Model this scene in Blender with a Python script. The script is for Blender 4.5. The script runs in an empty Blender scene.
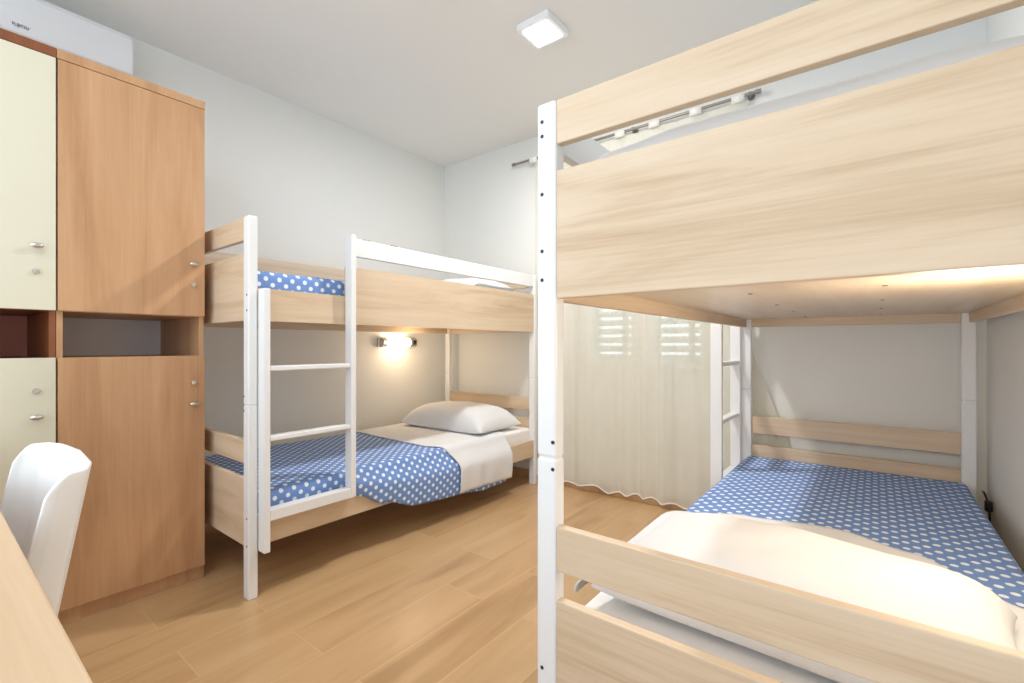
import bpy, bmesh, math, random
from mathutils import Vector, Matrix, noise
random.seed(7)
scene = bpy.context.scene
COL = scene.collection
PI = math.pi

# ------------------------------------------------------------------ materials
def srgb(r, g, b):
    def f(c):
        c /= 255.0
        return c/12.92 if c <= 0.04045 else ((c+0.055)/1.055)**2.4
    return (f(r), f(g), f(b), 1.0)

def new_mat(name):
    m = bpy.data.materials.new(name); m.use_nodes = True
    nt = m.node_tree
    return m, nt, nt.nodes['Principled BSDF']

def N(nt, kind, **kw):
    n = nt.nodes.new(kind)
    for k, v in kw.items():
        if k.startswith('i_'):
            n.inputs[k[2:].replace('_', ' ')].default_value = v
        else:
            setattr(n, k, v)
    return n

def math_node(nt, op, a, b=None, c=None):
    n = nt.nodes.new('ShaderNodeMath'); n.operation = op
    for i, v in enumerate((a, b, c)):
        if v is None: continue
        if isinstance(v, (int, float)): n.inputs[i].default_value = v
        else: nt.links.new(v, n.inputs[i])
    return n.outputs[0]

def plain(name, col, rough=0.5, metal=0.0, bump=0.0, bscale=60.0, vary=0.0, spec=0.5):
    m, nt, b = new_mat(name)
    b.inputs['Base Color'].default_value = col
    b.inputs['Roughness'].default_value = rough
    b.inputs['Metallic'].default_value = metal
    b.inputs['Specular IOR Level'].default_value = spec
    tc = N(nt, 'ShaderNodeTexCoord')
    if vary > 0:
        n = N(nt, 'ShaderNodeTexNoise'); n.inputs['Scale'].default_value = 1.7; n.inputs['Detail'].default_value = 4
        nt.links.new(tc.outputs['Object'], n.inputs['Vector'])
        r = N(nt, 'ShaderNodeValToRGB')
        r.color_ramp.elements[0].color = tuple(c*(1-vary) for c in col[:3])+(1,)
        r.color_ramp.elements[1].color = tuple(min(1, c*(1+vary)) for c in col[:3])+(1,)
        nt.links.new(n.outputs['Fac'], r.inputs['Fac'])
        nt.links.new(r.outputs['Color'], b.inputs['Base Color'])
    if bump > 0:
        n = N(nt, 'ShaderNodeTexNoise'); n.inputs['Scale'].default_value = bscale; n.inputs['Detail'].default_value = 5
        nt.links.new(tc.outputs['Object'], n.inputs['Vector'])
        bp = N(nt, 'ShaderNodeBump'); bp.inputs['Strength'].default_value = bump; bp.inputs['Distance'].default_value = 0.01
        nt.links.new(n.outputs['Fac'], bp.inputs['Height']); nt.links.new(bp.outputs['Normal'], b.inputs['Normal'])
    return m

def wood(name, dark, mid, light, grain='x', rough=0.45, along=0.9, across=11.0, contrast=0.8):
    """stretched-noise wood; grain = axis the fibres follow (object coordinates)"""
    m, nt, b = new_mat(name)
    tc = N(nt, 'ShaderNodeTexCoord'); oi = N(nt, 'ShaderNodeObjectInfo')
    off = N(nt, 'ShaderNodeVectorMath', operation='SCALE'); off.inputs['Scale'].default_value = 1.0
    comb = N(nt, 'ShaderNodeCombineXYZ')
    for i, k in enumerate((13.0, 7.0, 9.0)):
        nt.links.new(math_node(nt, 'MULTIPLY', oi.outputs['Random'], k), comb.inputs[i])
    add = N(nt, 'ShaderNodeVectorMath', operation='ADD')
    nt.links.new(tc.outputs['Object'], add.inputs[0]); nt.links.new(comb.outputs[0], add.inputs[1])
    def mapping(al, ac):
        mp = N(nt, 'ShaderNodeMapping')
        mp.inputs['Scale'].default_value = {'x': (al, ac, ac), 'y': (ac, al, ac), 'z': (ac, ac, al)}[grain]
        nt.links.new(add.outputs[0], mp.inputs['Vector']); return mp.outputs[0]
    n1 = N(nt, 'ShaderNodeTexNoise'); n1.inputs['Scale'].default_value = 1.0; n1.inputs['Detail'].default_value = 6
    n1.inputs['Roughness'].default_value = 0.6; n1.inputs['Distortion'].default_value = 0.9
    nt.links.new(mapping(along, across), n1.inputs['Vector'])
    n2 = N(nt, 'ShaderNodeTexNoise'); n2.inputs['Scale'].default_value = 1.0; n2.inputs['Detail'].default_value = 3
    nt.links.new(mapping(along*4, across*14), n2.inputs['Vector'])
    s = math_node(nt, 'ADD', math_node(nt, 'MULTIPLY', n1.outputs['Fac'], 0.8), math_node(nt, 'MULTIPLY', n2.outputs['Fac'], 0.2))
    r = N(nt, 'ShaderNodeValToRGB'); cr = r.color_ramp
    cr.elements[0].position = 0.5-0.17/contrast; cr.elements[0].color = dark
    cr.elements[1].position = 0.5+0.14/contrast; cr.elements[1].color = light
    e = cr.elements.new(0.47); e.color = mid
    nt.links.new(s, r.inputs['Fac']); nt.links.new(r.outputs['Color'], b.inputs['Base Color'])
    bp = N(nt, 'ShaderNodeBump'); bp.inputs['Strength'].default_value = 0.12; bp.inputs['Distance'].default_value = 0.002
    nt.links.new(n2.outputs['Fac'], bp.inputs['Height']); nt.links.new(bp.outputs['Normal'], b.inputs['Normal'])
    b.inputs['Roughness'].default_value = rough
    return m

OAK = dict(dark=srgb(182, 154, 123), mid=srgb(206, 184, 157), light=srgb(216, 198, 175))
M_oak_x = wood('pale_oak_laminate_across', grain='x', **OAK)
M_oak_y = wood('pale_oak_laminate_along', grain='y', **OAK)
M_base = wood('pale_base_board', srgb(196, 176, 150), srgb(206, 187, 162), srgb(216, 198, 175), grain='y', rough=0.3)
M_ward = wood('beech_laminate', srgb(168, 124, 88), srgb(186, 144, 106), srgb(198, 158, 121), grain='z', rough=0.4, along=0.8, across=9)
M_ward_dark = wood('cherry_laminate', srgb(110, 60, 32), srgb(124, 70, 38), srgb(138, 80, 45), grain='z', rough=0.4)
M_desk = wood('desk_maple_laminate', srgb(186, 157, 126), srgb(198, 170, 139), srgb(207, 181, 152), grain='x', rough=0.45)
M_cream = plain('cream_lacquer', srgb(210, 207, 188), 0.45, vary=0.01)
M_redback = plain('brick_brown_back_board', srgb(208, 134, 114), 0.7, vary=0.05)
M_greyback = plain('grey_back_board', srgb(236, 238, 244), 0.6, vary=0.03)
M_white = plain('white_lacquer', srgb(229, 231, 233), 0.35, vary=0.005)
M_plastic = plain('white_plastic', srgb(236, 238, 240), 0.35)
M_ac = plain('air_conditioner_plastic', srgb(222, 226, 232), 0.4)
M_ink = plain('dark_lettering', srgb(70, 74, 80), 0.6)
M_bolt = plain('dark_bolt', srgb(58, 62, 72), 0.4, 0.6)
M_chrome = plain('brushed_nickel', srgb(205, 203, 200), 0.28, 0.9)
M_rod = plain('pewter_metal', srgb(150, 144, 136), 0.4, 0.7)
M_black = plain('black_rubber', srgb(18, 18, 20), 0.5)
M_shadow = plain('dark_gap_edging', srgb(70, 48, 34), 0.7)
M_wall = plain('white_wall_paint', srgb(227, 228, 225), 0.85, bump=0.08, bscale=90, vary=0.01, spec=0.25)
M_ceil = plain('ceiling_paint', srgb(234, 233, 229), 0.9, bump=0.05, bscale=80, vary=0.01, spec=0.2)
M_sheet = plain('white_cotton', srgb(222, 224, 227), 0.85, bump=0.15, bscale=25, spec=0.2)
M_matt = plain('mattress_ticking', srgb(240, 240, 240), 0.9, bump=0.2, bscale=40, spec=0.2)
M_frame = plain('white_window_paint', srgb(228, 226, 218), 0.45)
M_shutter = plain('shutter_paint', srgb(214, 210, 196), 0.6)
M_hem = plain('white_hem', srgb(240, 238, 232), 0.8)

def emit(name, col, strength):
    m, nt, b = new_mat(name)
    b.inputs['Base Color'].default_value = col
    b.inputs['Emission Color'].default_value = col
    b.inputs['Emission Strength'].default_value = strength
    return m
M_led = emit('lit_led_diffuser', (1.0, 0.97, 0.93, 1), 22)
M_tube = emit('lit_reading_tube', (1.0, 0.84, 0.62, 1), 9)

def floor_mat():
    m, nt, b = new_mat('wood_plank_tiles')
    tc = N(nt, 'ShaderNodeTexCoord')
    mp = N(nt, 'ShaderNodeMapping'); mp.vector_type = 'POINT'
    mp.inputs['Rotation'].default_value = (0, 0, PI/2)     # planks run along world y
    mp.inputs['Location'].default_value = (-0.56+0.0, -0.0, 0)
    nt.links.new(tc.outputs['Object'], mp.inputs['Vector'])
    PW, PL = 0.205, 0.89
    sep = N(nt, 'ShaderNodeSeparateXYZ'); nt.links.new(tc.outputs['Object'], sep.inputs[0])
    xs = math_node(nt, 'DIVIDE', math_node(nt, 'ADD', sep.outputs['X'], 1.69+PW*40), PW)
    row = math_node(nt, 'FLOOR', xs); fx = math_node(nt, 'FRACT', xs)
    par = math_node(nt, 'MODULO', row, 2.0)
    ys = math_node(nt, 'DIVIDE', math_node(nt, 'SUBTRACT', math_node(nt, 'ADD', sep.outputs['Y'], PL*20-0.56), math_node(nt, 'MULTIPLY', math_node(nt, 'SUBTRACT', 1.0, par), 0.30)), PL)
    colm = math_node(nt, 'FLOOR', ys); fy = math_node(nt, 'FRACT', ys)
    # distance to the joints (metres)
    dx = math_node(nt, 'MULTIPLY', math_node(nt, 'MINIMUM', fx, math_node(nt, 'SUBTRACT', 1.0, fx)), PW)
    dy = math_node(nt, 'MULTIPLY', math_node(nt, 'MINIMUM', fy, math_node(nt, 'SUBTRACT', 1.0, fy)), PL)
    d = math_node(nt, 'MINIMUM', dx, dy)
    joint = N(nt, 'ShaderNodeMapRange'); joint.inputs['From Min'].default_value = 0.0008; joint.inputs['From Max'].default_value = 0.0022
    nt.links.new(d, joint.inputs['Value'])
    wn = N(nt, 'ShaderNodeTexWhiteNoise', noise_dimensions='2D')
    cb = N(nt, 'ShaderNodeCombineXYZ'); nt.links.new(row, cb.inputs[0]); nt.links.new(colm, cb.inputs[1])
    nt.links.new(cb.outputs[0], wn.inputs['Vector'])
    # grain
    sc = N(nt, 'ShaderNodeMapping'); sc.inputs['Scale'].default_value = (7.5, 1.1, 1)
    ad = N(nt, 'ShaderNodeVectorMath', operation='ADD')
    sv = N(nt, 'ShaderNodeVectorMath', operation='SCALE'); sv.inputs['Scale'].default_value = 17.0
    nt.links.new(wn.outputs['Color'], sv.inputs[0]); nt.links.new(tc.outputs['Object'], ad.inputs[0]); nt.links.new(sv.outputs[0], ad.inputs[1])
    nt.links.new(ad.outputs[0], sc.inputs['Vector'])
    g = N(nt, 'ShaderNodeTexNoise'); g.inputs['Scale'].default_value = 1.0; g.inputs['Detail'].default_value = 5; g.inputs['Distortion'].default_value = 0.7
    nt.links.new(sc.outputs[0], g.inputs['Vector'])
    sc2 = N(nt, 'ShaderNodeMapping'); sc2.inputs['Scale'].default_value = (90, 5, 1)
    nt.links.new(ad.outputs[0], sc2.inputs['Vector'])
    g2 = N(nt, 'ShaderNodeTexNoise'); g2.inputs['Scale'].default_value = 1.0; g2.inputs['Detail'].default_value = 3
    nt.links.new(sc2.outputs[0], g2.inputs['Vector'])
    v = math_node(nt, 'ADD', math_node(nt, 'MULTIPLY', g.outputs['Fac'], 0.72), math_node(nt, 'MULTIPLY', g2.outputs['Fac'], 0.12))
    v = math_node(nt, 'ADD', v, math_node(nt, 'MULTIPLY', wn.outputs['Value'], 0.16))
    r = N(nt, 'ShaderNodeValToRGB'); cr = r.color_ramp
    cr.elements[0].position = 0.30; cr.elements[0].color = srgb(168, 133, 94)
    cr.elements[1].position = 0.70; cr.elements[1].color = srgb(199, 165, 124)
    e = cr.elements.new(0.46); e.color = srgb(188, 153, 112)
    nt.links.new(v, r.inputs['Fac'])
    mx = N(nt, 'ShaderNodeMix', data_type='RGBA'); mx.inputs[6].default_value = srgb(206, 170, 128)
    nt.links.new(joint.outputs[0], mx.inputs[0]); nt.links.new(r.outputs['Color'], mx.inputs[7])
    nt.links.new(mx.outputs[2], b.inputs['Base Color'])
    b.inputs['Roughness'].default_value = 0.3
    bp = N(nt, 'ShaderNodeBump'); bp.inputs['Strength'].default_value = 0.25; bp.inputs['Distance'].default_value = 0.001
    nt.links.new(joint.outputs[0], bp.inputs['Height']); nt.links.new(bp.outputs['Normal'], b.inputs['Normal'])
    return m
M_floor = floor_mat()

def dots_mat():
    m, nt, b = new_mat('blue_polka_dot_cotton')
    uv = N(nt, 'ShaderNodeUVMap'); uv.uv_map = 'UVMap'
    sep = N(nt, 'ShaderNodeSeparateXYZ'); nt.links.new(uv.outputs[0], sep.inputs[0])
    AX, AY, R = 0.050, 0.058, 0.0096
    def lattice(ox, oy):
        fx = math_node(nt, 'FRACT', math_node(nt, 'ADD', math_node(nt, 'DIVIDE', sep.outputs['X'], AX), 50+ox))
        fy = math_node(nt, 'FRACT', math_node(nt, 'ADD', math_node(nt, 'DIVIDE', sep.outputs['Y'], AY), 50+oy))
        a = math_node(nt, 'MULTIPLY', math_node(nt, 'SUBTRACT', fx, 0.5), AX)
        c = math_node(nt, 'MULTIPLY', math_node(nt, 'SUBTRACT', fy, 0.5), AY)
        return math_node(nt, 'SQRT', math_node(nt, 'ADD', math_node(nt, 'MULTIPLY', a, a), math_node(nt, 'MULTIPLY', c, c)))
    d = math_node(nt, 'MINIMUM', lattice(0, 0), lattice(0.5, 0.5))
    mr = N(nt, 'ShaderNodeMapRange'); mr.inputs['From Min'].default_value = R-0.0012; mr.inputs['From Max'].default_value = R+0.0012
    nt.links.new(d, mr.inputs['Value'])
    mx = N(nt, 'ShaderNodeMix', data_type='RGBA')
    mx.inputs[6].default_value = srgb(228, 236, 248); mx.inputs[7].default_value = srgb(114, 147, 204)
    nt.links.new(mr.outputs[0], mx.inputs[0]); nt.links.new(mx.outputs[2], b.inputs['Base Color'])
    b.inputs['Roughness'].default_value = 0.85; b.inputs['Specular IOR Level'].default_value = 0.2
    n = N(nt, 'ShaderNodeTexNoise'); n.inputs['Scale'].default_value = 18
    tc = N(nt, 'ShaderNodeTexCoord'); nt.links.new(tc.outputs['Object'], n.inputs['Vector'])
    bp = N(nt, 'ShaderNodeBump'); bp.inputs['Strength'].default_value = 0.2; bp.inputs['Distance'].default_value = 0.01
    nt.links.new(n.outputs['Fac'], bp.inputs['Height']); nt.links.new(bp.outputs['Normal'], b.inputs['Normal'])
    return m
M_dots = dots_mat()

def sheer_mat():
    m, nt, b = new_mat('sheer_voile')
    out = nt.nodes['Material Output']
    b.inputs['Base Color'].default_value = srgb(236, 234, 224); b.inputs['Roughness'].default_value = 0.9
    b.inputs['Specular IOR Level'].default_value = 0.1
    tl = N(nt, 'ShaderNodeBsdfTranslucent'); tl.inputs['Color'].default_value = srgb(238, 235, 222)
    tr = N(nt, 'ShaderNodeBsdfTransparent'); tr.inputs['Color'].default_value = (1, 1, 1, 1)
    m1 = N(nt, 'ShaderNodeMixShader'); m1.inputs[0].default_value = 0.35
    m2 = N(nt, 'ShaderNodeMixShader')
    tc = N(nt, 'ShaderNodeTexCoord')
    n = N(nt, 'ShaderNodeTexNoise'); n.inputs['Scale'].default_value = 8
    nt.links.new(tc.outputs['Object'], n.inputs['Vector'])
    mr = N(nt, 'ShaderNodeMapRange'); mr.inputs['To Min'].default_value = 0.17; mr.inputs['To Max'].default_value = 0.25
    nt.links.new(n.outputs['Fac'], mr.inputs['Value']); nt.links.new(mr.outputs[0], m2.inputs[0])
    nt.links.new(b.outputs[0], m1.inputs[1]); nt.links.new(tl.outputs[0], m1.inputs[2])
    nt.links.new(m1.outputs[0], m2.inputs[1]); nt.links.new(tr.outputs[0], m2.inputs[2])
    nt.links.new(m2.outputs[0], out.inputs['Surface'])
    return m
M_sheer = sheer_mat()

def glass_mat():
    m, nt, b = new_mat('window_glass')
    out = nt.nodes['Material Output']
    gl = N(nt, 'ShaderNodeBsdfGlossy'); gl.inputs['Roughness'].default_value = 0.03
    tr = N(nt, 'ShaderNodeBsdfTransparent'); tr.inputs['Color'].default_value = (0.94, 0.96, 0.95, 1)
    fr = N(nt, 'ShaderNodeFresnel'); fr.inputs['IOR'].default_value = 1.45
    mx = N(nt, 'ShaderNodeMixShader')
    nt.links.new(fr.outputs[0], mx.inputs[0]); nt.links.new(tr.outputs[0], mx.inputs[1]); nt.links.new(gl.outputs[0], mx.inputs[2])
    nt.links.new(mx.outputs[0], out.inputs['Surface'])
    return m
M_glass = glass_mat()

# ------------------------------------------------------------------ mesh helpers
def link_mesh(name, bm, mat, parent=None, smooth=False, loc=(0, 0, 0)):
    bmesh.ops.recalc_face_normals(bm, faces=bm.faces[:])
    me = bpy.data.meshes.new(name); bm.to_mesh(me); bm.free()
    me.materials.append(mat)
    if smooth:
        for p in me.polygons: p.use_smooth = True
    o = bpy.data.objects.new(name, me); COL.objects.link(o)
    o.location = loc
    if parent: o.parent = parent
    return o

def add_box(bm, x0, x1, y0, y1, z0, z1, bevel=0.0, seg=2, vertical_only=False):
    t = bmesh.new()
    bmesh.ops.create_cube(t, size=1.0)
    for v in t.verts:
        v.co = Vector(((x0+x1)/2+v.co.x*(x1-x0), (y0+y1)/2+v.co.y*(y1-y0), (z0+z1)/2+v.co.z*(z1-z0)))
    if bevel > 0:
        es = t.edges[:]
        if vertical_only:
            es = [e for e in es if abs(e.verts[0].co.z-e.verts[1].co.z) > 1e-6]
        bmesh.ops.bevel(t, geom=es, offset=bevel, segments=seg, profile=0.5, affect='EDGES')
    merge(bm, t)

def merge(bm, t):
    mp = {}
    for v in t.verts: mp[v] = bm.verts.new(v.co)
    for f in t.faces:
        try: bm.faces.new([mp[v] for v in f.verts])
        except ValueError: pass
    t.free()

def box(name, mat, x0, x1, y0, y1, z0, z1, parent=None, bevel=0.002, seg=2):
    bm = bmesh.new(); add_box(bm, x0, x1, y0, y1, z0, z1, bevel, seg)
    return link_mesh(name, bm, mat, parent)

def add_prism(bm, pts, axis, a0, a1):
    """pts: closed 2D outline in the plane normal to axis"""
    def P(p, a):
        return {'x': (a, p[0], p[1]), 'y': (p[0], a, p[1]), 'z': (p[0], p[1], a)}[axis]
    A = [bm.verts.new(P(p, a0)) for p in pts]; B = [bm.verts.new(P(p, a1)) for p in pts]
    bm.faces.new(A); bm.faces.new(B[::-1])
    n = len(pts)
    for i in range(n): bm.faces.new((A[i], B[i], B[(i+1) % n], A[(i+1) % n]))

def add_tube(bm, pts, r, seg=12, cap=True):
    pts = [Vector(p) for p in pts]; rings = []
    up = None
    for i, p in enumerate(pts):
        d = (pts[min(i+1, len(pts)-1)]-pts[max(i-1, 0)]).normalized()
        if up is None:
            up = Vector((0, 0, 1)) if abs(d.z) < 0.9 else Vector((1, 0, 0))
        a = d.cross(up).normalized(); b2 = a.cross(d).normalized(); up = b2
        rr = r[i] if isinstance(r, (list, tuple)) else r
        rings.append([bm.verts.new(p+(a*math.cos(2*PI*k/seg)+b2*math.sin(2*PI*k/seg))*rr) for k in range(seg)])
    for i in range(len(rings)-1):
        for k in range(seg):
            bm.faces.new((rings[i][k], rings[i][(k+1) % seg], rings[i+1][(k+1) % seg], rings[i+1][k]))
    if cap: bm.faces.new(rings[0][::-1]); bm.faces.new(rings[-1])

def add_ellipsoid(bm, c, rx, ry, rz, u=20, v=12):
    t = bmesh.new(); bmesh.ops.create_uvsphere(t, u_segments=u, v_segments=v, radius=1.0)
    for w in t.verts: w.co = Vector((c[0]+w.co.x*rx, c[1]+w.co.y*ry, c[2]+w.co.z*rz))
    merge(bm, t)

def add_grid(bm, nu, nv, fn, uvfn=None, close_u=False):
    vs = [[bm.verts.new(fn(i, j)) for j in range(nv)] for i in range(nu)]
    layer = bm.loops.layers.uv.new('UVMap') if uvfn else None
    for i in range(nu-1):
        for j in range(nv-1):
            f = bm.faces.new((vs[i][j], vs[i+1][j], vs[i+1][j+1], vs[i][j+1]))
            if layer:
                for lp, (a, b2) in zip(f.loops, ((i, j), (i+1, j), (i+1, j+1), (i, j+1))):
                    lp[layer].uv = uvfn(a, b2)
    return vs

def solidify(o, t, offset=-1.0):
    md = o.modifiers.new('thickness', 'SOLIDIFY'); md.thickness = t; md.offset = offset

def thing(name, label, cat, loc=(0, 0, 0), rz=0.0, group=None):
    o = bpy.data.objects.new(name, None); COL.objects.link(o)
    o.empty_display_size = 0.1
    o.location = loc; o.rotation_euler = (0, 0, rz)
    o['label'] = label; o['category'] = cat
    if group: o['group'] = group
    return o
def tag(o, label, cat, group=None):
    o['label'] = label; o['category'] = cat
    if group: o['group'] = group
    return o
def struct(o, label=None):
    o['kind'] = 'structure'
    if label: o['label'] = label; o['category'] = label.split()[-1] if False else 'room'
    return o
def copy_tree(o, parent=None):
    c = o.copy(); COL.objects.link(c)
    if parent: c.parent = parent
    for ch in list(o.children): copy_tree(ch, c)
    return c

# ------------------------------------------------------------------ the room
XL, XR, YD, YB, ZC = -3.12, 0.401, 3.01, -0.75, 2.690
XE = 1.6          # the room widens beside the camera, beyond the bed niche

def S(name, mat, *b, label, cat):
    o = box(name, mat, *b, bevel=0)
    o['kind'] = 'structure'; o['label'] = label; o['category'] = cat
    return o
S('floor', M_floor, XL-0.15, XR+0.15, YB, YD+0.2, -0.06, 0, label='light brown wood plank tile floor', cat='floor')
S('ceiling', M_ceil, XL-0.15, XR+0.15, YB, YD+0.2, ZC, ZC+0.1, label='plain pale grey ceiling', cat='ceiling')
S('wall_left', M_wall, XL-0.15, XL, YB, YD+0.2, 0, ZC, label='white wall behind the wardrobes and the far bunk bed', cat='wall')
S('wall_right', M_wall, XR, XR+0.15, YB, YD+0.2, 0, ZC, label='white wall along the near bunk bed', cat='wall')
# window wall with its opening
WX0, WX1, WZ0, WZ1 = -1.72, -0.76, 0.84, 2.15
bm = bmesh.new()
add_box(bm, XL, WX0, YD, YD+0.2, 0, ZC); add_box(bm, WX1, XR, YD, YD+0.2, 0, ZC)
add_box(bm, WX0, WX1, YD, YD+0.2, 0, WZ0); add_box(bm, WX0, WX1, YD, YD+0.2, WZ1, ZC)
o = link_mesh('wall_far', bm, M_wall); o['kind'] = 'structure'; o['label'] = 'white window wall at the far end'; o['category'] = 'wall'
# skirting
for nm, b in (('baseboard_left', (XL, XL+0.012, YB, YD, 0, 0.07)), ('baseboard_right', (XR-0.012, XR, YB, YD, 0, 0.07)),
              ('baseboard_far', (XL+0.012, XR-0.012, YD-0.012, YD, 0, 0.07))):
    o = box(nm, M_floor, *b, bevel=0.002); o['kind'] = 'structure'; o['label'] = 'wood tile skirting along the '+nm.split('_')[1]+' wall'; o['category'] = 'skirting'

# window: fixed frame, two casements, panes; slatted shutters outside
w = bpy.data.objects.new('window_1', None); COL.objects.link(w); w.location = ((WX0+WX1)/2, YD+0.06, WZ0)
w['kind'] = 'structure'; w['label'] = 'white two-leaf window with louvred shutters behind the curtain'; w['category'] = 'window'
hw = (WX1-WX0)/2; hh = WZ1-WZ0
bm = bmesh.new()
for b in ((-hw, -hw+0.05, 0, hh), (hw-0.05, hw, 0, hh), (-hw+0.05, hw-0.05, 0, 0.05), (-hw+0.05, hw-0.05, hh-0.05, hh), (-0.03, 0.03, 0.05, hh-0.05)):
    add_box(bm, b[0], b[1], -0.03, 0.03, b[2], b[3], 0.003)
link_mesh('window_frame', bm, M_frame, w)
for s in (-1, 1):
    a0, a1 = (-hw+0.052, -0.032) if s < 0 else (0.032, hw-0.052)
    bm = bmesh.new()
    for b in ((a0, a0+0.05, 0.055, hh-0.055), (a1-0.05, a1, 0.055, hh-0.055), (a0+0.05, a1-0.05, 0.055, 0.105), (a0+0.05, a1-0.05, hh-0.105, hh-0.055)):
        add_box(bm, b[0], b[1], -0.045, 0.0, b[2], b[3], 0.004)
    cs = link_mesh('casement', bm, M_frame, w)
    box('pane', M_glass, a0+0.05, a1-0.05, -0.02, -0.016, 0.105, hh-0.105, cs, 0)
    # louvred shutter leaf: two columns of slats
    bm = bmesh.new()
    mid = (a0+a1)/2 + (0.05 if s < 0 else 0.055)
    for b in ((a0, a0+0.045), (a1-0.045, a1), (mid-0.018, mid+0.018)):
        add_box(bm, b[0], b[1], 0.08, 0.11, 0.0, hh, 0.002)
    for z in (0.0, hh-0.06): add_box(bm, a0+0.045, a1-0.045, 0.08, 0.11, z, z+0.06+ (0.03 if z == 0 else 0), 0.002)
    sh = link_mesh('shutter_frame', bm, M_shutter, w)
    bm = bmesh.new()
    z = 0.11
    while z < hh-0.09:
        for c0, c1 in ((a0+0.045, mid-0.018), (mid+0.018, a1-0.045)):
            add_prism(bm, [(0.078, z-0.008), (0.112, z+0.026), (0.112, z+0.036), (0.078, z+0.003)], 'x', c0, c1)
        z += 0.063
    link_mesh('louvre_slats', bm, M_shutter, sh)
sill = box('window_sill', M_frame, -hw-0.04, hw+0.04, -0.072, 0.02, -0.035, -0.002, w, 0.004)

# ------------------------------------------------------------------ bunk beds
HX, HY = 0.4775, 1.035
PXW, PYW, PH, JZ = 0.050, 0.038, 1.588, 0.802

def smoothstep(a, b, x):
    t = max(0.0, min(1.0, (x-a)/(b-a))); return t*t*(3-2*t)

def make_post(bed, sx, sy):
    bm = bmesh.new()
    x0, x1 = (HX-PXW, HX) if sx > 0 else (-HX, -HX+PXW)
    y0, y1 = (HY-PYW, HY) if sy > 0 else (-HY, -HY+PYW)
    add_box(bm, x0, x1, y0, y1, 0.0, JZ-0.0015, 0.006, 3)
    add_box(bm, x0, x1, y0, y1, JZ+0.0015, PH, 0.007, 3)
    add_box(bm, x0+0.004, x1-0.004, y0+0.004, y1-0.004, JZ-0.01, JZ+0.01)
    p = link_mesh('post', bm, M_white, bed)
    ye = HY if sy > 0 else -HY
    for z, fx in ((1.546, 0.30), (1.514, 0.30), (1.385, 0.30), (1.259, 0.30), (1.195, 0.30), (0.838, 0.86), (0.779, 0.86), (0.335, 0.30), (0.222, 0.30)):
        if sy < 0 and z > 1.3: continue
        fr = fx if (sx > 0) == (sy > 0) else fx
        cx = (x1-(x1-x0)*fr) if sx > 0 else (x0+(x1-x0)*fr)
        b = bmesh.new()
        r = 0.0042
        add_tube(b, [(cx, ye-sy*0.002, z), (cx, ye+sy*0.0012, z)], r, 14)
        link_mesh('bolt', b, M_bolt, p)
    return p

def make_bed(label, group):
    bed = thing('bunk_bed', label, 'bunk bed', group=group)
    for sx in (1, -1):
        for sy in (1, -1): make_post(bed, sx, sy)
    xi = HX-PXW
    for sy in (-1, 1):
        ya, yb = (-HY+0.004, -HY+0.026) if sy < 0 else (HY-0.026, HY-0.004)
        box('end_guard_board', M_oak_x, -xi, xi, ya, yb, 1.490, 1.586, bed, 0.0025)
        box('upper_end_panel', M_oak_x, -xi, xi, ya, yb, 1.153, 1.432, bed, 0.0025)
        box('lower_end_rail', M_oak_x, -xi, xi, ya, yb, 0.557, 0.654, bed, 0.0025)
        box('lower_end_panel', M_oak_x, -xi, xi, ya, yb, 0.213, 0.493, bed, 0.0025)
    yi = HY-PYW
    # ladder side: panel drops lower where one climbs in
    bm = bmesh.new()
    yn = -HY+0.455
    add_prism(bm, [(-yi, 1.153), (yi, 1.153), (yi, 1.435), (yn, 1.435), (yn, 1.290), (-yi, 1.290)], 'x', HX-0.026, HX-0.004)
    link_mesh('upper_side_panel', bm, M_oak_y, bed)
    box('upper_side_panel', M_oak_y, -HX+0.004, -HX+0.026, -yi, yi, 1.153, 1.435, bed, 0.0025)
    box('side_guard_board', M_oak_y, -HX+0.004, -HX+0.026, -yi, yi, 1.490, 1.586, bed, 0.0025)
    box('lower_side_rail', M_oak_y, HX-0.026, HX-0.004, -yi, yi, 0.213, 0.338, bed, 0.0025)
    box('lower_side_rail', M_oak_y, -HX+0.004, -HX+0.026, -yi, yi, 0.213, 0.338, bed, 0.0025)
    box('guard_rail', M_white, HX-0.030, HX-0.006, -HY+0.455, yi+0.002, 1.491, 1.580, bed, 0.004)
    # bases under the mattresses
    ub = box('upper_base_board', M_base, -HX+0.026, HX-0.026, -HY+0.026, HY-0.026, 1.195, 1.212, bed, 0.001)
    for x in (-0.14, 0.155):
        for y in (-0.85, -0.42, 0.0, 0.45, 0.86):
            b = bmesh.new(); add_tube(b, [(x, y, 1.1965), (x, y, 1.1938)], 0.006, 12); link_mesh('screw', b, M_bolt, ub)
    lb = box('lower_base_board', M_base, -HX+0.026, HX-0.026, -HY+0.026, HY-0.026, 0.262, 0.280, bed, 0.001)
    # ladder
    yl0, yl1 = -HY+0.037, -HY+0.441
    for (a, z0, z1) in ((yl0, 0.195, 1.286), (yl1, 0.322, 1.582)):
        box('ladder_stringer', M_white, HX+0.0005, HX+0.055, a, a+0.027, z0, z1, bed, 0.004)
    box('ladder_bottom_bar', M_white, HX+0.004, HX+0.053, yl0+0.027, yl1, 0.322, 0.368, bed, 0.003)
    for z in (0.652, 0.944):
        box('ladder_rung', M_white, HX+0.006, HX+0.050, yl0+0.027, yl1, z, z+0.021, bed, 0.004)
    # small metal clips on top of the guard rail
    for y in (-HY+0.56, -HY+0.73):
        box('rail_clip', M_rod, HX-0.032, HX-0.012, y, y+0.035, 1.5802, 1.587, bed, 0.001)
    return bed

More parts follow.
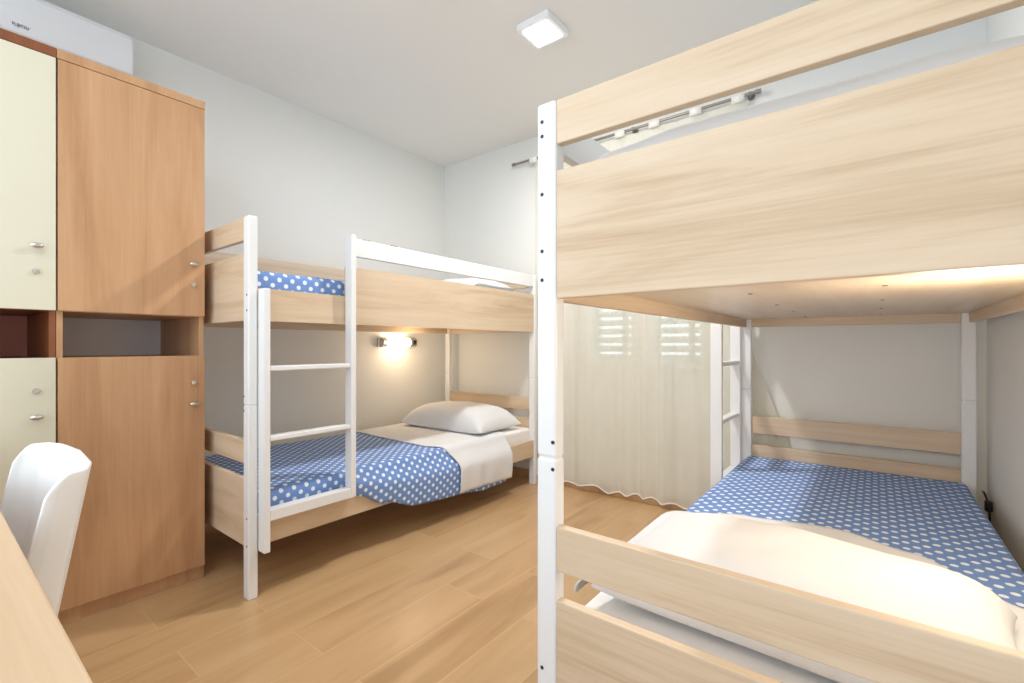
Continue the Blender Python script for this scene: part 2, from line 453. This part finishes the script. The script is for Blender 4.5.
def cloth_strip(name, mat, s0f, s1f, top, hemf, outf, lift, parent=None, ny=90, rear_drop=0.035, seed=0, wob=0.004, thick=0.005, xin=0.0):
    """bedding laid across the mattress and hanging over the ladder side.
       s = distance from the ladder end; s0f/s1f(t) edges, t = 0 at the wall side, 1 at the hem"""
    xr = -HX+0.034; xf = HX-0.032-xin
    NU = 74
    def prof(s):
        # polyline of (x, z) with arclength
        pts = [(xr-0.004, top-rear_drop), (xr, top-0.012), (xr+0.012, top)]
        n = 26
        for k in range(1, n): pts.append((xr+0.012+(xf-0.016-xr-0.012)*k/n, top))
        hem = hemf(s); out = outf(s)
        pts += [(xf-0.014, top-0.001), (xf-0.002, top-0.006), (xf+0.006+lift, top-0.018)]
        z0 = top-0.018; n = 16
        for k in range(1, n+1):
            f = k/n
            pts.append((xf+0.006+lift+out*smoothstep(0, 0.45, f)+0.5*out*math.sin(PI*f)*0.3, z0+(hem-z0)*f))
        return pts
    rows = []
    def at(pts, f):
        L = [0]
        for a, b in zip(pts, pts[1:]): L.append(L[-1]+math.hypot(b[0]-a[0], b[1]-a[1]))
        d = f*L[-1]
        for i in range(len(pts)-1):
            if d <= L[i+1]+1e-9:
                t = (d-L[i])/max(1e-9, L[i+1]-L[i])
                return pts[i][0]+(pts[i+1][0]-pts[i][0])*t, pts[i][1]+(pts[i+1][1]-pts[i][1])*t, d
        return pts[-1][0], pts[-1][1], L[-1]
    cache = {}
    def fn(i, j):
        f = i/(NU-1); g = j/(ny-1)
        s = s0f(f)+(s1f(f)-s0f(f))*g
        x, z, d = at(prof(s), f)
        nx = noise.noise(Vector((x*5+seed, s*5, z*4)))*wob + noise.noise(Vector((x*14, s*11+seed, z*3)))*wob*0.4
        side = smoothstep(xf-0.03, xf+0.01, x)
        fold = 0.004*math.sin(s*31+1.7*math.sin(s*9)+seed)*smoothstep(top-0.05, top-0.25, z)*side
        cache[(i, j)] = (d, s)
        return Vector((x+side*(nx*0.6+fold)+(0.0), s-HY, z+(1-side)*abs(nx)+0.0))
    bm = bmesh.new()
    add_grid(bm, NU, ny, fn, lambda a, b: cache[(a, b)])
    o = link_mesh(name, bm, mat, parent, smooth=True)
    solidify(o, thick, 1.0)
    return o

def make_pillow(hx=0.40, hy=0.235, h=0.175, seed=0, sq=0.55):
    bm = bmesh.new(); n = 34; m = 26
    def pt(u, v, s):
        e = 1-0.07*(1-abs(v)**2)*abs(u)**3; e2 = 1-0.07*(1-abs(u)**2)*abs(v)**3
        x = hx*u*e; y = hy*v*e2
        t = max(0.0, (1-u**4))**sq*max(0.0, (1-v**4))**sq
        w = noise.noise(Vector((u*2.3+seed, v*1.9, s)))*0.010*t + noise.noise(Vector((u*6+seed, v*5, s*2)))*0.004*t
        if s > 0: z = 0.028+(h-0.028)*t+w
        else: z = 0.028-0.026*min(1, t*1.6)
        return Vector((x, y, z))
    for s in (1, -1):
        add_grid(bm, n+1, m+1, lambda i, j: pt(math.sin(PI/2*(-1+2*i/n)), math.sin(PI/2*(-1+2*j/m)), s))
    bmesh.ops.remove_doubles(bm, verts=bm.verts[:], dist=0.0005)
    return bm

def make_mattress_bm(z0, z1, side=0.036):
    bm = bmesh.new()
    add_box(bm, -HX+side, HX-side, -HY+0.032, HY-0.032, z0, z1, 0.02, 4)
    return bm

def bedding(bed, place, low_hem, low_out, sheet_hem, sheet_s, txt, seed):
    """mattresses, blankets, sheets and pillows are things of their own, set down in the bed's frame"""
    def put(o, label, cat, group, z=0.0, dy=0.0, dx=0.0, rz=0.0):
        M = Matrix.Translation(bed.location) @ Matrix.Rotation(bed.rotation_euler.z, 4, 'Z')
        p = M @ Vector((dx, dy, z))
        o.location = p; o.rotation_euler = (0, 0, bed.rotation_euler.z+rz)
        return tag(o, label, cat, group)
    for lvl, z0, z1 in (('lower', 0.2805, 0.425), ('upper', 1.2125, 1.366)):
        t = link_mesh('mattress', make_mattress_bm(z0-z0, z1-z0, 0.038 if lvl == 'lower' else 0.056), M_matt, smooth=False)
        put(t, 'white mattress on the %s bunk of the %s' % (lvl, place), 'mattress', 'bunk bed mattresses', z=z0)
    # lower blanket: one end at the ladder, other end under the turned-down sheet
    b = cloth_strip('blanket', M_dots, lambda t: 0.034, lambda t: sheet_s['under'], 0.4265, low_hem, low_out, 0.0, seed=seed, ny=120)
    put(b, txt['blanket'], 'blanket', 'polka dot blankets')
    s = cloth_strip('bed_sheet', M_sheet, sheet_s['a'], sheet_s['b'], 0.4345, sheet_hem, lambda q: low_out(q)+0.008 if place.startswith('bunk') else 0.012, 0.004, seed=seed+3, ny=60, xin=0.0 if place.startswith('bunk') else -0.047)
    put(s, txt['sheet'], 'bed sheet', 'white bed sheets')
    # upper bunk
    b = cloth_strip('blanket', M_dots, lambda t: 0.034, lambda t: 1.25, 1.3675, lambda q: 1.225, lambda q: 0.0, 0.0, seed=seed+5, xin=0.018)
    put(b, txt['ublanket'], 'blanket', 'polka dot blankets')
    for k, (z, lab) in enumerate(((0.4405, txt['pillow']), (1.3675, txt['upillow']))):
        hx, h, sq, dx, sy, rz = txt['shape'][k]
        p = link_mesh('pillow', make_pillow(hx=hx, h=h, seed=seed+z, sq=sq), M_sheet, smooth=True)
        put(p, lab, 'pillow', 'white pillows', z=z, dy=sy-HY, dx=dx, rz=rz)

bedA = make_bed('white and oak bunk bed along the left wall beside the wardrobe', 'bunk beds')
bedB = copy_tree(bedA)
bedB['label'] = 'large near white and oak bunk bed standing along the right wall'
bedA.location = (-2.028-HX, 0.848+HY, 0)
bedB.location = (-0.599+HX, 0.860+HY, 0); bedB.rotation_euler = (0, 0, PI)

def interp(tab):
    def f(s):
        if s <= tab[0][0]: return tab[0][1]
        for (a, va), (b, vb) in zip(tab, tab[1:]):
            if s <= b:
                t = (s-a)/(b-a); t = t*t*(3-2*t)
                return va+(vb-va)*t
        return tab[-1][1]
    return f
hemA = interp([(0.0, 0.345), (0.47, 0.345), (0.52, 0.30), (0.66, 0.232), (0.89, 0.162), (1.22, 0.140), (1.45, 0.112), (1.72, 0.122)])
outA = interp([(0.0, 0.0), (0.462, 0.0), (0.52, 0.030), (0.75, 0.040), (1.2, 0.046), (1.72, 0.046)])
bedding(bedA, 'bunk bed by the left wall', hemA, outA, interp([(1.0, 0.162), (1.25, 0.150), (1.72, 0.136)]),
        dict(under=1.66, a=lambda t: 1.09+0.13*smoothstep(0.66, 0.88, t)-0.02*smoothstep(0, 0.5, t), b=lambda t: 1.71),
        dict(shape=((0.40, 0.178, 0.55, HX-0.44, 1.69, 0.03), (0.40, 0.17, 0.35, HX-0.46, 1.70, 0.0)), blanket='blue polka dot blanket hanging over the side of the lower bunk by the left wall',
             sheet='white sheet turned down beside the hanging blanket on the bunk by the left wall',
             ublanket='blue polka dot blanket glimpsed above the ladder on the upper bunk by the left wall',
             pillow='plump white pillow under the lit wall lamp on the lower bunk by the left wall',
             upillow='white pillow behind the guard rail on the upper bunk by the left wall'), 1.0)
hemB = interp([(0.0, 0.345), (2.0, 0.345)])
edgeB = interp([(0, 1.44), (0.07, 1.35), (0.26, 1.12), (0.44, 1.04), (0.70, 1.09), (0.87, 1.18), (1.0, 1.275)])
outB = interp([(0.0, 0.0), (1.2, 0.0), (1.35, 0.02), (2.0, 0.02)])
bedding(bedB, 'near bunk bed on the right', hemB, outB, interp([(1.0, 0.375), (2.0, 0.385)]),
        dict(under=1.45, a=edgeB, b=lambda t: 1.83),
        dict(shape=((0.385, 0.150, 0.45, 0.03, 1.70, -0.03), (0.425, 0.152, 0.22, 0.0, 1.765, 0.0)), blanket='blue polka dot blanket spread flat on the lower bunk beside the right wall',
             sheet='white sheet under the pillow on the near lower bunk, one corner hanging out',
             ublanket='blue polka dot blanket on the high upper bunk nearest the camera',
             pillow='large white pillow behind the near oak end rail on the lower right bunk',
             upillow='white pillow just above the big oak end panel of the near upper bunk'), 6.0)

# ------------------------------------------------------------------ wardrobes
def wardrobe(label, y0, y1, front, carc, doormat, back, hy, group):
    """front face at world x = -2.39; the thing's base point is the front bottom centre"""
    yc = (y0+y1)/2; h = (y1-y0)/2
    t = thing('wardrobe', label, 'wardrobe', (-2.39, yc, 0), 0, group)
    D = 0.56
    for s in (-1, 1):
        a, b = (-h, -h+0.018) if s < 0 else (h-0.018, h)
        box('side_panel', carc, -D, -0.019, a, b, 0.0, 2.115, t, 0.001)
    box('top_panel', carc if carc is not M_ward else M_ward, -D, 0.0, -h, h, 2.1155, 2.15, t, 0.0015)
    box('back_panel', back, -D+0.001, -D+0.008, -h+0.018, h-0.018, 0.06, 2.112, t, 0.0)
    for z in (0.06, 0.985, 1.178, 1.62, 0.5, 2.095): box('shelf', carc, -D+0.008, -0.020, -h+0.018, h-0.018, z, z+0.018, t, 0.001)
    box('plinth', carc, -0.036, -0.020, -h+0.018, h-0.018, 0.0, 0.058, t, 0.001)
    for z0, z1, hz, lz in ((0.060, 1.005, 0.792, 0.886), (1.180, 2.113, 1.409, 1.318)):
        d = box('door', doormat, -0.018, 0.0, -h+0.002, h-0.002, z0, z1, t, 0.0012)
        bm = bmesh.new(); add_ellipsoid(bm, (0.019, hy-yc, hz), 0.009, 0.019, 0.010)
        add_tube(bm, [(0.0, hy-yc, hz), (0.016, hy-yc, hz)], 0.005, 12)
        link_mesh('handle', bm, M_chrome, d, True)
        bm = bmesh.new(); add_tube(bm, [(0.0, hy-yc, lz), (0.005, hy-yc, lz), (0.009, hy-yc, lz)], [0.010, 0.010, 0.0085], 18)
        add_box(bm, 0.009, 0.016, hy-yc-0.0015, hy-yc+0.009, lz-0.0018, lz+0.0018, 0.0005)
        link_mesh('lock', bm, M_chrome, d)
    return t
wardrobe('brown beech wardrobe locker with open niche beside the far bunk bed', 0.331, 0.815, -2.39, M_ward, M_ward, M_greyback, 0.768, 'locker wardrobes')
wardrobe('cream-doored wardrobe locker cut by the left edge of the photo', -0.158, 0.3295, -2.39, M_ward_dark, M_cream, M_redback, 0.275, 'locker wardrobes')

# ------------------------------------------------------------------ air conditioner
ac = thing('air_conditioner', 'white wall-mounted air conditioner above the wardrobes', 'air conditioner', (XL, 0.27, 2.32))
bm = bmesh.new()
prof = [(0.0, 0.0), (0.10, 0.0), (0.165, 0.03), (0.197, 0.075), (0.20, 0.12), (0.20, 0.24), (0.188, 0.262), (0.165, 0.267), (0.0, 0.267)]
prof = [(a*1.09, b) for a, b in prof]
add_prism(bm, prof, 'y', -0.405, 0.405)
es = [e for e in bm.edges if abs(e.verts[0].co.y) > 0.4 and abs(e.verts[0].co.y-e.verts[1].co.y) < 1e-5 and max(e.verts[0].co.x, e.verts[1].co.x) > 0.05]
bmesh.ops.bevel(bm, geom=es, offset=0.010, segments=3, profile=0.5, affect='EDGES')
link_mesh('casing', bm, M_ac, ac)
bm = bmesh.new(); add_prism(bm, [(0.105, -0.003), (0.112, -0.006), (0.178, 0.018), (0.174, 0.023)], 'y', -0.35, 0.35)
link_mesh('air_flap', bm, M_plastic, ac)
cu = bpy.data.curves.new('maker_lettering', 'FONT'); cu.body = 'FUJITSU'; cu.size = 0.021; cu.extrude = 0.0004; cu.align_x = 'CENTER'
tx = bpy.data.objects.new('maker_lettering', cu); COL.objects.link(tx); tx.data.materials.append(M_ink)
dg = bpy.context.evaluated_depsgraph_get()
me = bpy.data.meshes.new_from_object(tx.evaluated_get(dg)); bpy.data.objects.remove(tx)
tx = bpy.data.objects.new('maker_lettering', me); COL.objects.link(tx); me.materials.clear(); me.materials.append(M_ink)
tx.parent = ac; tx.rotation_euler = (PI/2, 0, PI/2); tx.location = (0.2186, 0.288-0.27, 2.418-2.32); tx.scale = (0.72, 0.9, 1)

# ------------------------------------------------------------------ ceiling light
cl = thing('ceiling_light', 'small square white led light glowing on the ceiling', 'ceiling light', (-1.352, 1.995, ZC))
bm = bmesh.new(); add_box(bm, -0.098, 0.098, -0.098, 0.098, -0.036, 0.0, 0.006, 3); link_mesh('housing', bm, M_plastic, cl)
box('diffuser', M_led, -0.072, 0.072, -0.072, 0.072, -0.0395, -0.036, cl, 0.001)

# ------------------------------------------------------------------ reading lamps
def reading_lamp(label, loc, rz):
    t = thing('reading_lamp', label, 'wall lamp', loc, rz, 'bunk reading lamps')   # local +x points into the room, y along the wall
    bm = bmesh.new(); add_box(bm, 0.0, 0.022, -0.175, 0.175, -0.036, 0.036, 0.006, 3); link_mesh('back_plate', bm, M_chrome, t)
    bm = bmesh.new(); add_tube(bm, [(0.044, -0.125, 0), (0.044, 0.105, 0)], 0.036, 24); link_mesh('lit_tube', bm, M_tube, t, False)
    for a, b in ((-0.165, -0.125), (0.105, 0.172)):
        bm = bmesh.new(); add_tube(bm, [(0.044, a, 0), (0.044, b, 0)], 0.038, 24); link_mesh('end_cap', bm, M_chrome, t)
    box('switch', M_black, 0.075, 0.088, 0.125, 0.158, -0.018, 0.018, t, 0.002)
    return t
la = reading_lamp('small lit tube lamp on the left wall under the upper bunk', (XL, 2.44, 1.075), 0)
lb = copy_tree(la); lb['label'] = 'warm lit tube lamp on the right wall under the near upper bunk'
lb.location = (XR, 1.33, 1.075); lb.rotation_euler = (0, 0, PI)

# ------------------------------------------------------------------ curtain rod and curtain
YR = 2.965; ZR = 2.499
rod = thing('curtain_rod', 'grey metal curtain rod high on the window wall', 'curtain rod', (-1.40, YD, ZR))
bm = bmesh.new(); add_tube(bm, [(-0.885, YR-YD, 0), (0.872, YR-YD, 0)], 0.009, 14); link_mesh('rod', bm, M_rod, rod)
for x in (-0.887, 0.874):
    bm = bmesh.new(); add_tube(bm, [(x-0.014, YR-YD, 0), (x+0.014, YR-YD, 0)], 0.013, 14); link_mesh('finial', bm, M_rod, rod)
for x in (-0.70, 0.12, 0.83):
    bm = bmesh.new(); add_tube(bm, [(x, 0, 0), (x, -0.012, 0)], 0.020, 16); add_tube(bm, [(x, -0.01, -0.0), (x, YR-YD, -0.0)], 0.006, 10)
    add_tube(bm, [(x-0.008, YR-YD, 0), (x+0.008, YR-YD, 0)], 0.0125, 14)
    link_mesh('bracket', bm, M_rod, rod)

cur = thing('curtain', 'sheer off-white curtain hanging in folds before the window', 'curtain', (-1.35, YR, 0.04))
bm = bmesh.new()
NX, NZ = 420, 40
X0 = -2.08; X1 = -0.58
def curt(i, j):
    f = i/(NX-1); g = j/(NZ-1)        # g = 0 at hem
    z = 0.04+g*(2.469-0.04)
    flare = 0.23*(1-smoothstep(0.30, 1.20, z))
    x = X0+f*(X1-X0)+flare*smoothstep(0.72, 1.0, f)
    a = 0.012*(1-0.5*g)
    ph = f*X1
    y = a*math.sin(f*60+2.0*math.sin(f*11)+0.5*g)+0.25*a*math.sin(f*131+3*math.sin(f*9))
    y = y*(1-0.35*smoothstep(0.75, 1, f))
    z2 = z+(1-g)**6*(0.010*math.sin(f*60+2.0*math.sin(f*11)+1.2)+0.008*math.sin(f*23+1.0))
    return Vector((x+1.35, y+0.002, z2-0.04))
add_grid(bm, NX, NZ, curt)
link_mesh('sheer_panel', bm, M_sheer, cur, True)
bm = bmesh.new()
add_grid(bm, NX, 2, lambda i, j: curt(i, 0)+Vector((0, -0.0012, -0.002+0.010*j)))
hm = link_mesh('hem', bm, M_hem, cur, True); solidify(hm, 0.0015, 0)
for k in range(7):
    x = -1.371-0.24*3+0.24*k+ (0.02 if k > 4 else 0)
    bm = bmesh.new()
    prof = [(0.012, -0.034)]+[(math.cos(a)*0.0125, math.sin(a)*0.0125) for a in [PI*q/10 for q in range(0, 11)]]+[(-0.012, -0.034)]
    vs = [[bm.verts.new((x+1.35+sx, -p[0], ZR-0.04+p[1])) for p in prof] for sx in (-0.036, 0.036)]
    for q in range(len(prof)-1): bm.faces.new((vs[0][q], vs[0][q+1], vs[1][q+1], vs[1][q]))
    tb = link_mesh('curtain_tab', bm, M_hem, cur, True); solidify(tb, 0.001, 1)

# ------------------------------------------------------------------ desk
dk = thing('desk', 'light wood desk top in the bottom left corner', 'desk', (-1.30, -0.20, 0))
box('desk_top', M_desk, -0.95, 0.95, -0.30, 0.30, 0.722, 0.75, dk, 0.003)
for x in (-0.93, 0.90): box('side_panel', M_desk, x, x+0.025, -0.28, 0.27, 0, 0.7215, dk, 0.002)
box('modesty_panel', M_desk, -0.905, 0.90, -0.27, -0.252, 0.35, 0.7215, dk, 0.002)

# ------------------------------------------------------------------ chair (white plastic, wrap-round back)
ch = thing('chair', 'white plastic chair with wrap-round back pushed up to the desk', 'chair', (-1.40, -0.055, 0))
bm = bmesh.new()
W2 = 0.205
NSX, NH = 61, 22
def shell(i, j):
    u = -1+2*i/(NSX-1); g = j/(NH-1)
    # plan: U shape; arc parameter
    L = [(-W2, -0.047), (-W2, -0.030), (-W2+0.018, 0.004), (-W2+0.07, 0.020), (0, 0.026), (W2-0.07, 0.020), (W2-0.018, 0.004), (W2, -0.030), (W2, -0.047)]
    ds = [0]
    for a, b in zip(L, L[1:]): ds.append(ds[-1]+math.hypot(b[0]-a[0], b[1]-a[1]))
    d = (i/(NSX-1))*ds[-1]
    for k in range(len(L)-1):
        if d <= ds[k+1]+1e-9:
            t = (d-ds[k])/(ds[k+1]-ds[k]); px = L[k][0]+(L[k+1][0]-L[k][0])*t; py = L[k][1]+(L[k+1][1]-L[k][1])*t; break
    e = min(d, ds[-1]-d)             # distance from the wing's front edge
    topz = 0.818-0.040*(1-min(1, e/0.032))**2.2 - 0.006*abs(u)
    z = 0.455+(topz-0.455)*g
    lean = (z-0.455)*0.17
    widen = 1+0.05*(z-0.455)/0.36
    # wings reach further forward lower down
    fw = (1-smoothstep(0.0, 0.05, e))*0.012*(1-g)
    return Vector((px*widen, 0.195+py+lean-fw, z))
vs = add_grid(bm, NSX, NH, shell)
bk = link_mesh('backrest', bm, M_plastic, ch, True); solidify(bk, 0.010, 0)
md = bk.modifiers.new('round', 'BEVEL'); md.width = 0.003; md.segments = 2; md.limit_method = 'ANGLE'
bm = bmesh.new(); add_box(bm, -0.205, 0.205, -0.21, 0.20, 0.425, 0.452, 0.012, 3); link_mesh('seat', bm, M_plastic, ch)
for sx in (-1, 1):
    for sy in (-1, 1):
        bm = bmesh.new(); add_tube(bm, [(sx*0.175, sy*0.17, 0.43), (sx*0.205, sy*0.205, 0.0)], [0.018, 0.012], 14)
        link_mesh('leg', bm, M_plastic, ch, True)

# ------------------------------------------------------------------ cable and plug behind the near bed
cp = thing('power_cable', 'small black plug and cable between the blanket and the right wall', 'cable', (XR-0.012, 2.86, 0.0))
bm = bmesh.new(); add_tube(bm, [(0.0, 0.0, 0.02), (-0.004, 0.0, 0.18), (-0.002, -0.03, 0.30), (-0.004, -0.02, 0.37), (-0.012, 0.03, 0.405), (-0.01, 0.07, 0.40)], 0.004, 8); link_mesh('cord', bm, M_black, cp, True)
bm = bmesh.new(); add_box(bm, -0.018, 0.006, -0.045, -0.015, 0.34, 0.385, 0.006, 3); link_mesh('plug', bm, M_black, cp)

# ------------------------------------------------------------------ light
wd = bpy.data.worlds.new('World'); scene.world = wd; wd.use_nodes = True
bg = wd.node_tree.nodes['Background']; bg.inputs[0].default_value = (0.84, 0.93, 1.0, 1); bg.inputs[1].default_value = 2.2

def area(name, loc, rot, size, power, col):
    l = bpy.data.lights.new(name, 'AREA'); l.shape = 'RECTANGLE'; l.size = size[0]; l.size_y = size[1]; l.energy = power; l.color = col
    o = bpy.data.objects.new(name, l); COL.objects.link(o); o.location = loc; o.rotation_euler = rot
    return o
area('ceiling_lamp_light', (-1.352, 1.995, ZC-0.045), (0, 0, 0), (0.14, 0.14), 29, (1.0, 0.97, 0.94))
area('unseen_fill_light', (-1.35, -0.3, ZC-0.045), (0, 0, 0), (0.5, 0.5), 8, (1.0, 0.97, 0.93))  # added fill light out of view, no fixture here; softens the ceiling light
def glow(loc, power, col):
    l = bpy.data.lights.new('reading_light_glow', 'POINT'); l.energy = power; l.color = col; l.shadow_soft_size = 0.09
    o = bpy.data.objects.new('reading_light_glow', l); COL.objects.link(o); o.location = loc
glow((XL+0.24, 2.45, 1.04), 3.3, (1.0, 0.76, 0.50))
glow((XR-0.24, 1.33, 1.04), 6.5, (1.0, 0.83, 0.64))

# ------------------------------------------------------------------ camera
cam = bpy.data.cameras.new('Camera'); co = bpy.data.objects.new('Camera', cam); COL.objects.link(co)
co.location = (0, 0, 1.05); co.rotation_euler = (PI/2, 0, 0.661)
cam.sensor_fit = 'HORIZONTAL'; cam.sensor_width = 36; cam.lens = 467.0*36/1024
cam.shift_y = (345.5-341.5)/1024
cam.clip_start = 0.02
scene.camera = co
scene.cycles.diffuse_bounces = 8
scene.view_settings.view_transform = 'Standard'; scene.view_settings.look = 'None'
scene.view_settings.gamma = 1.0; scene.view_settings.use_curve_mapping = False
scene.view_settings.exposure = 0.09
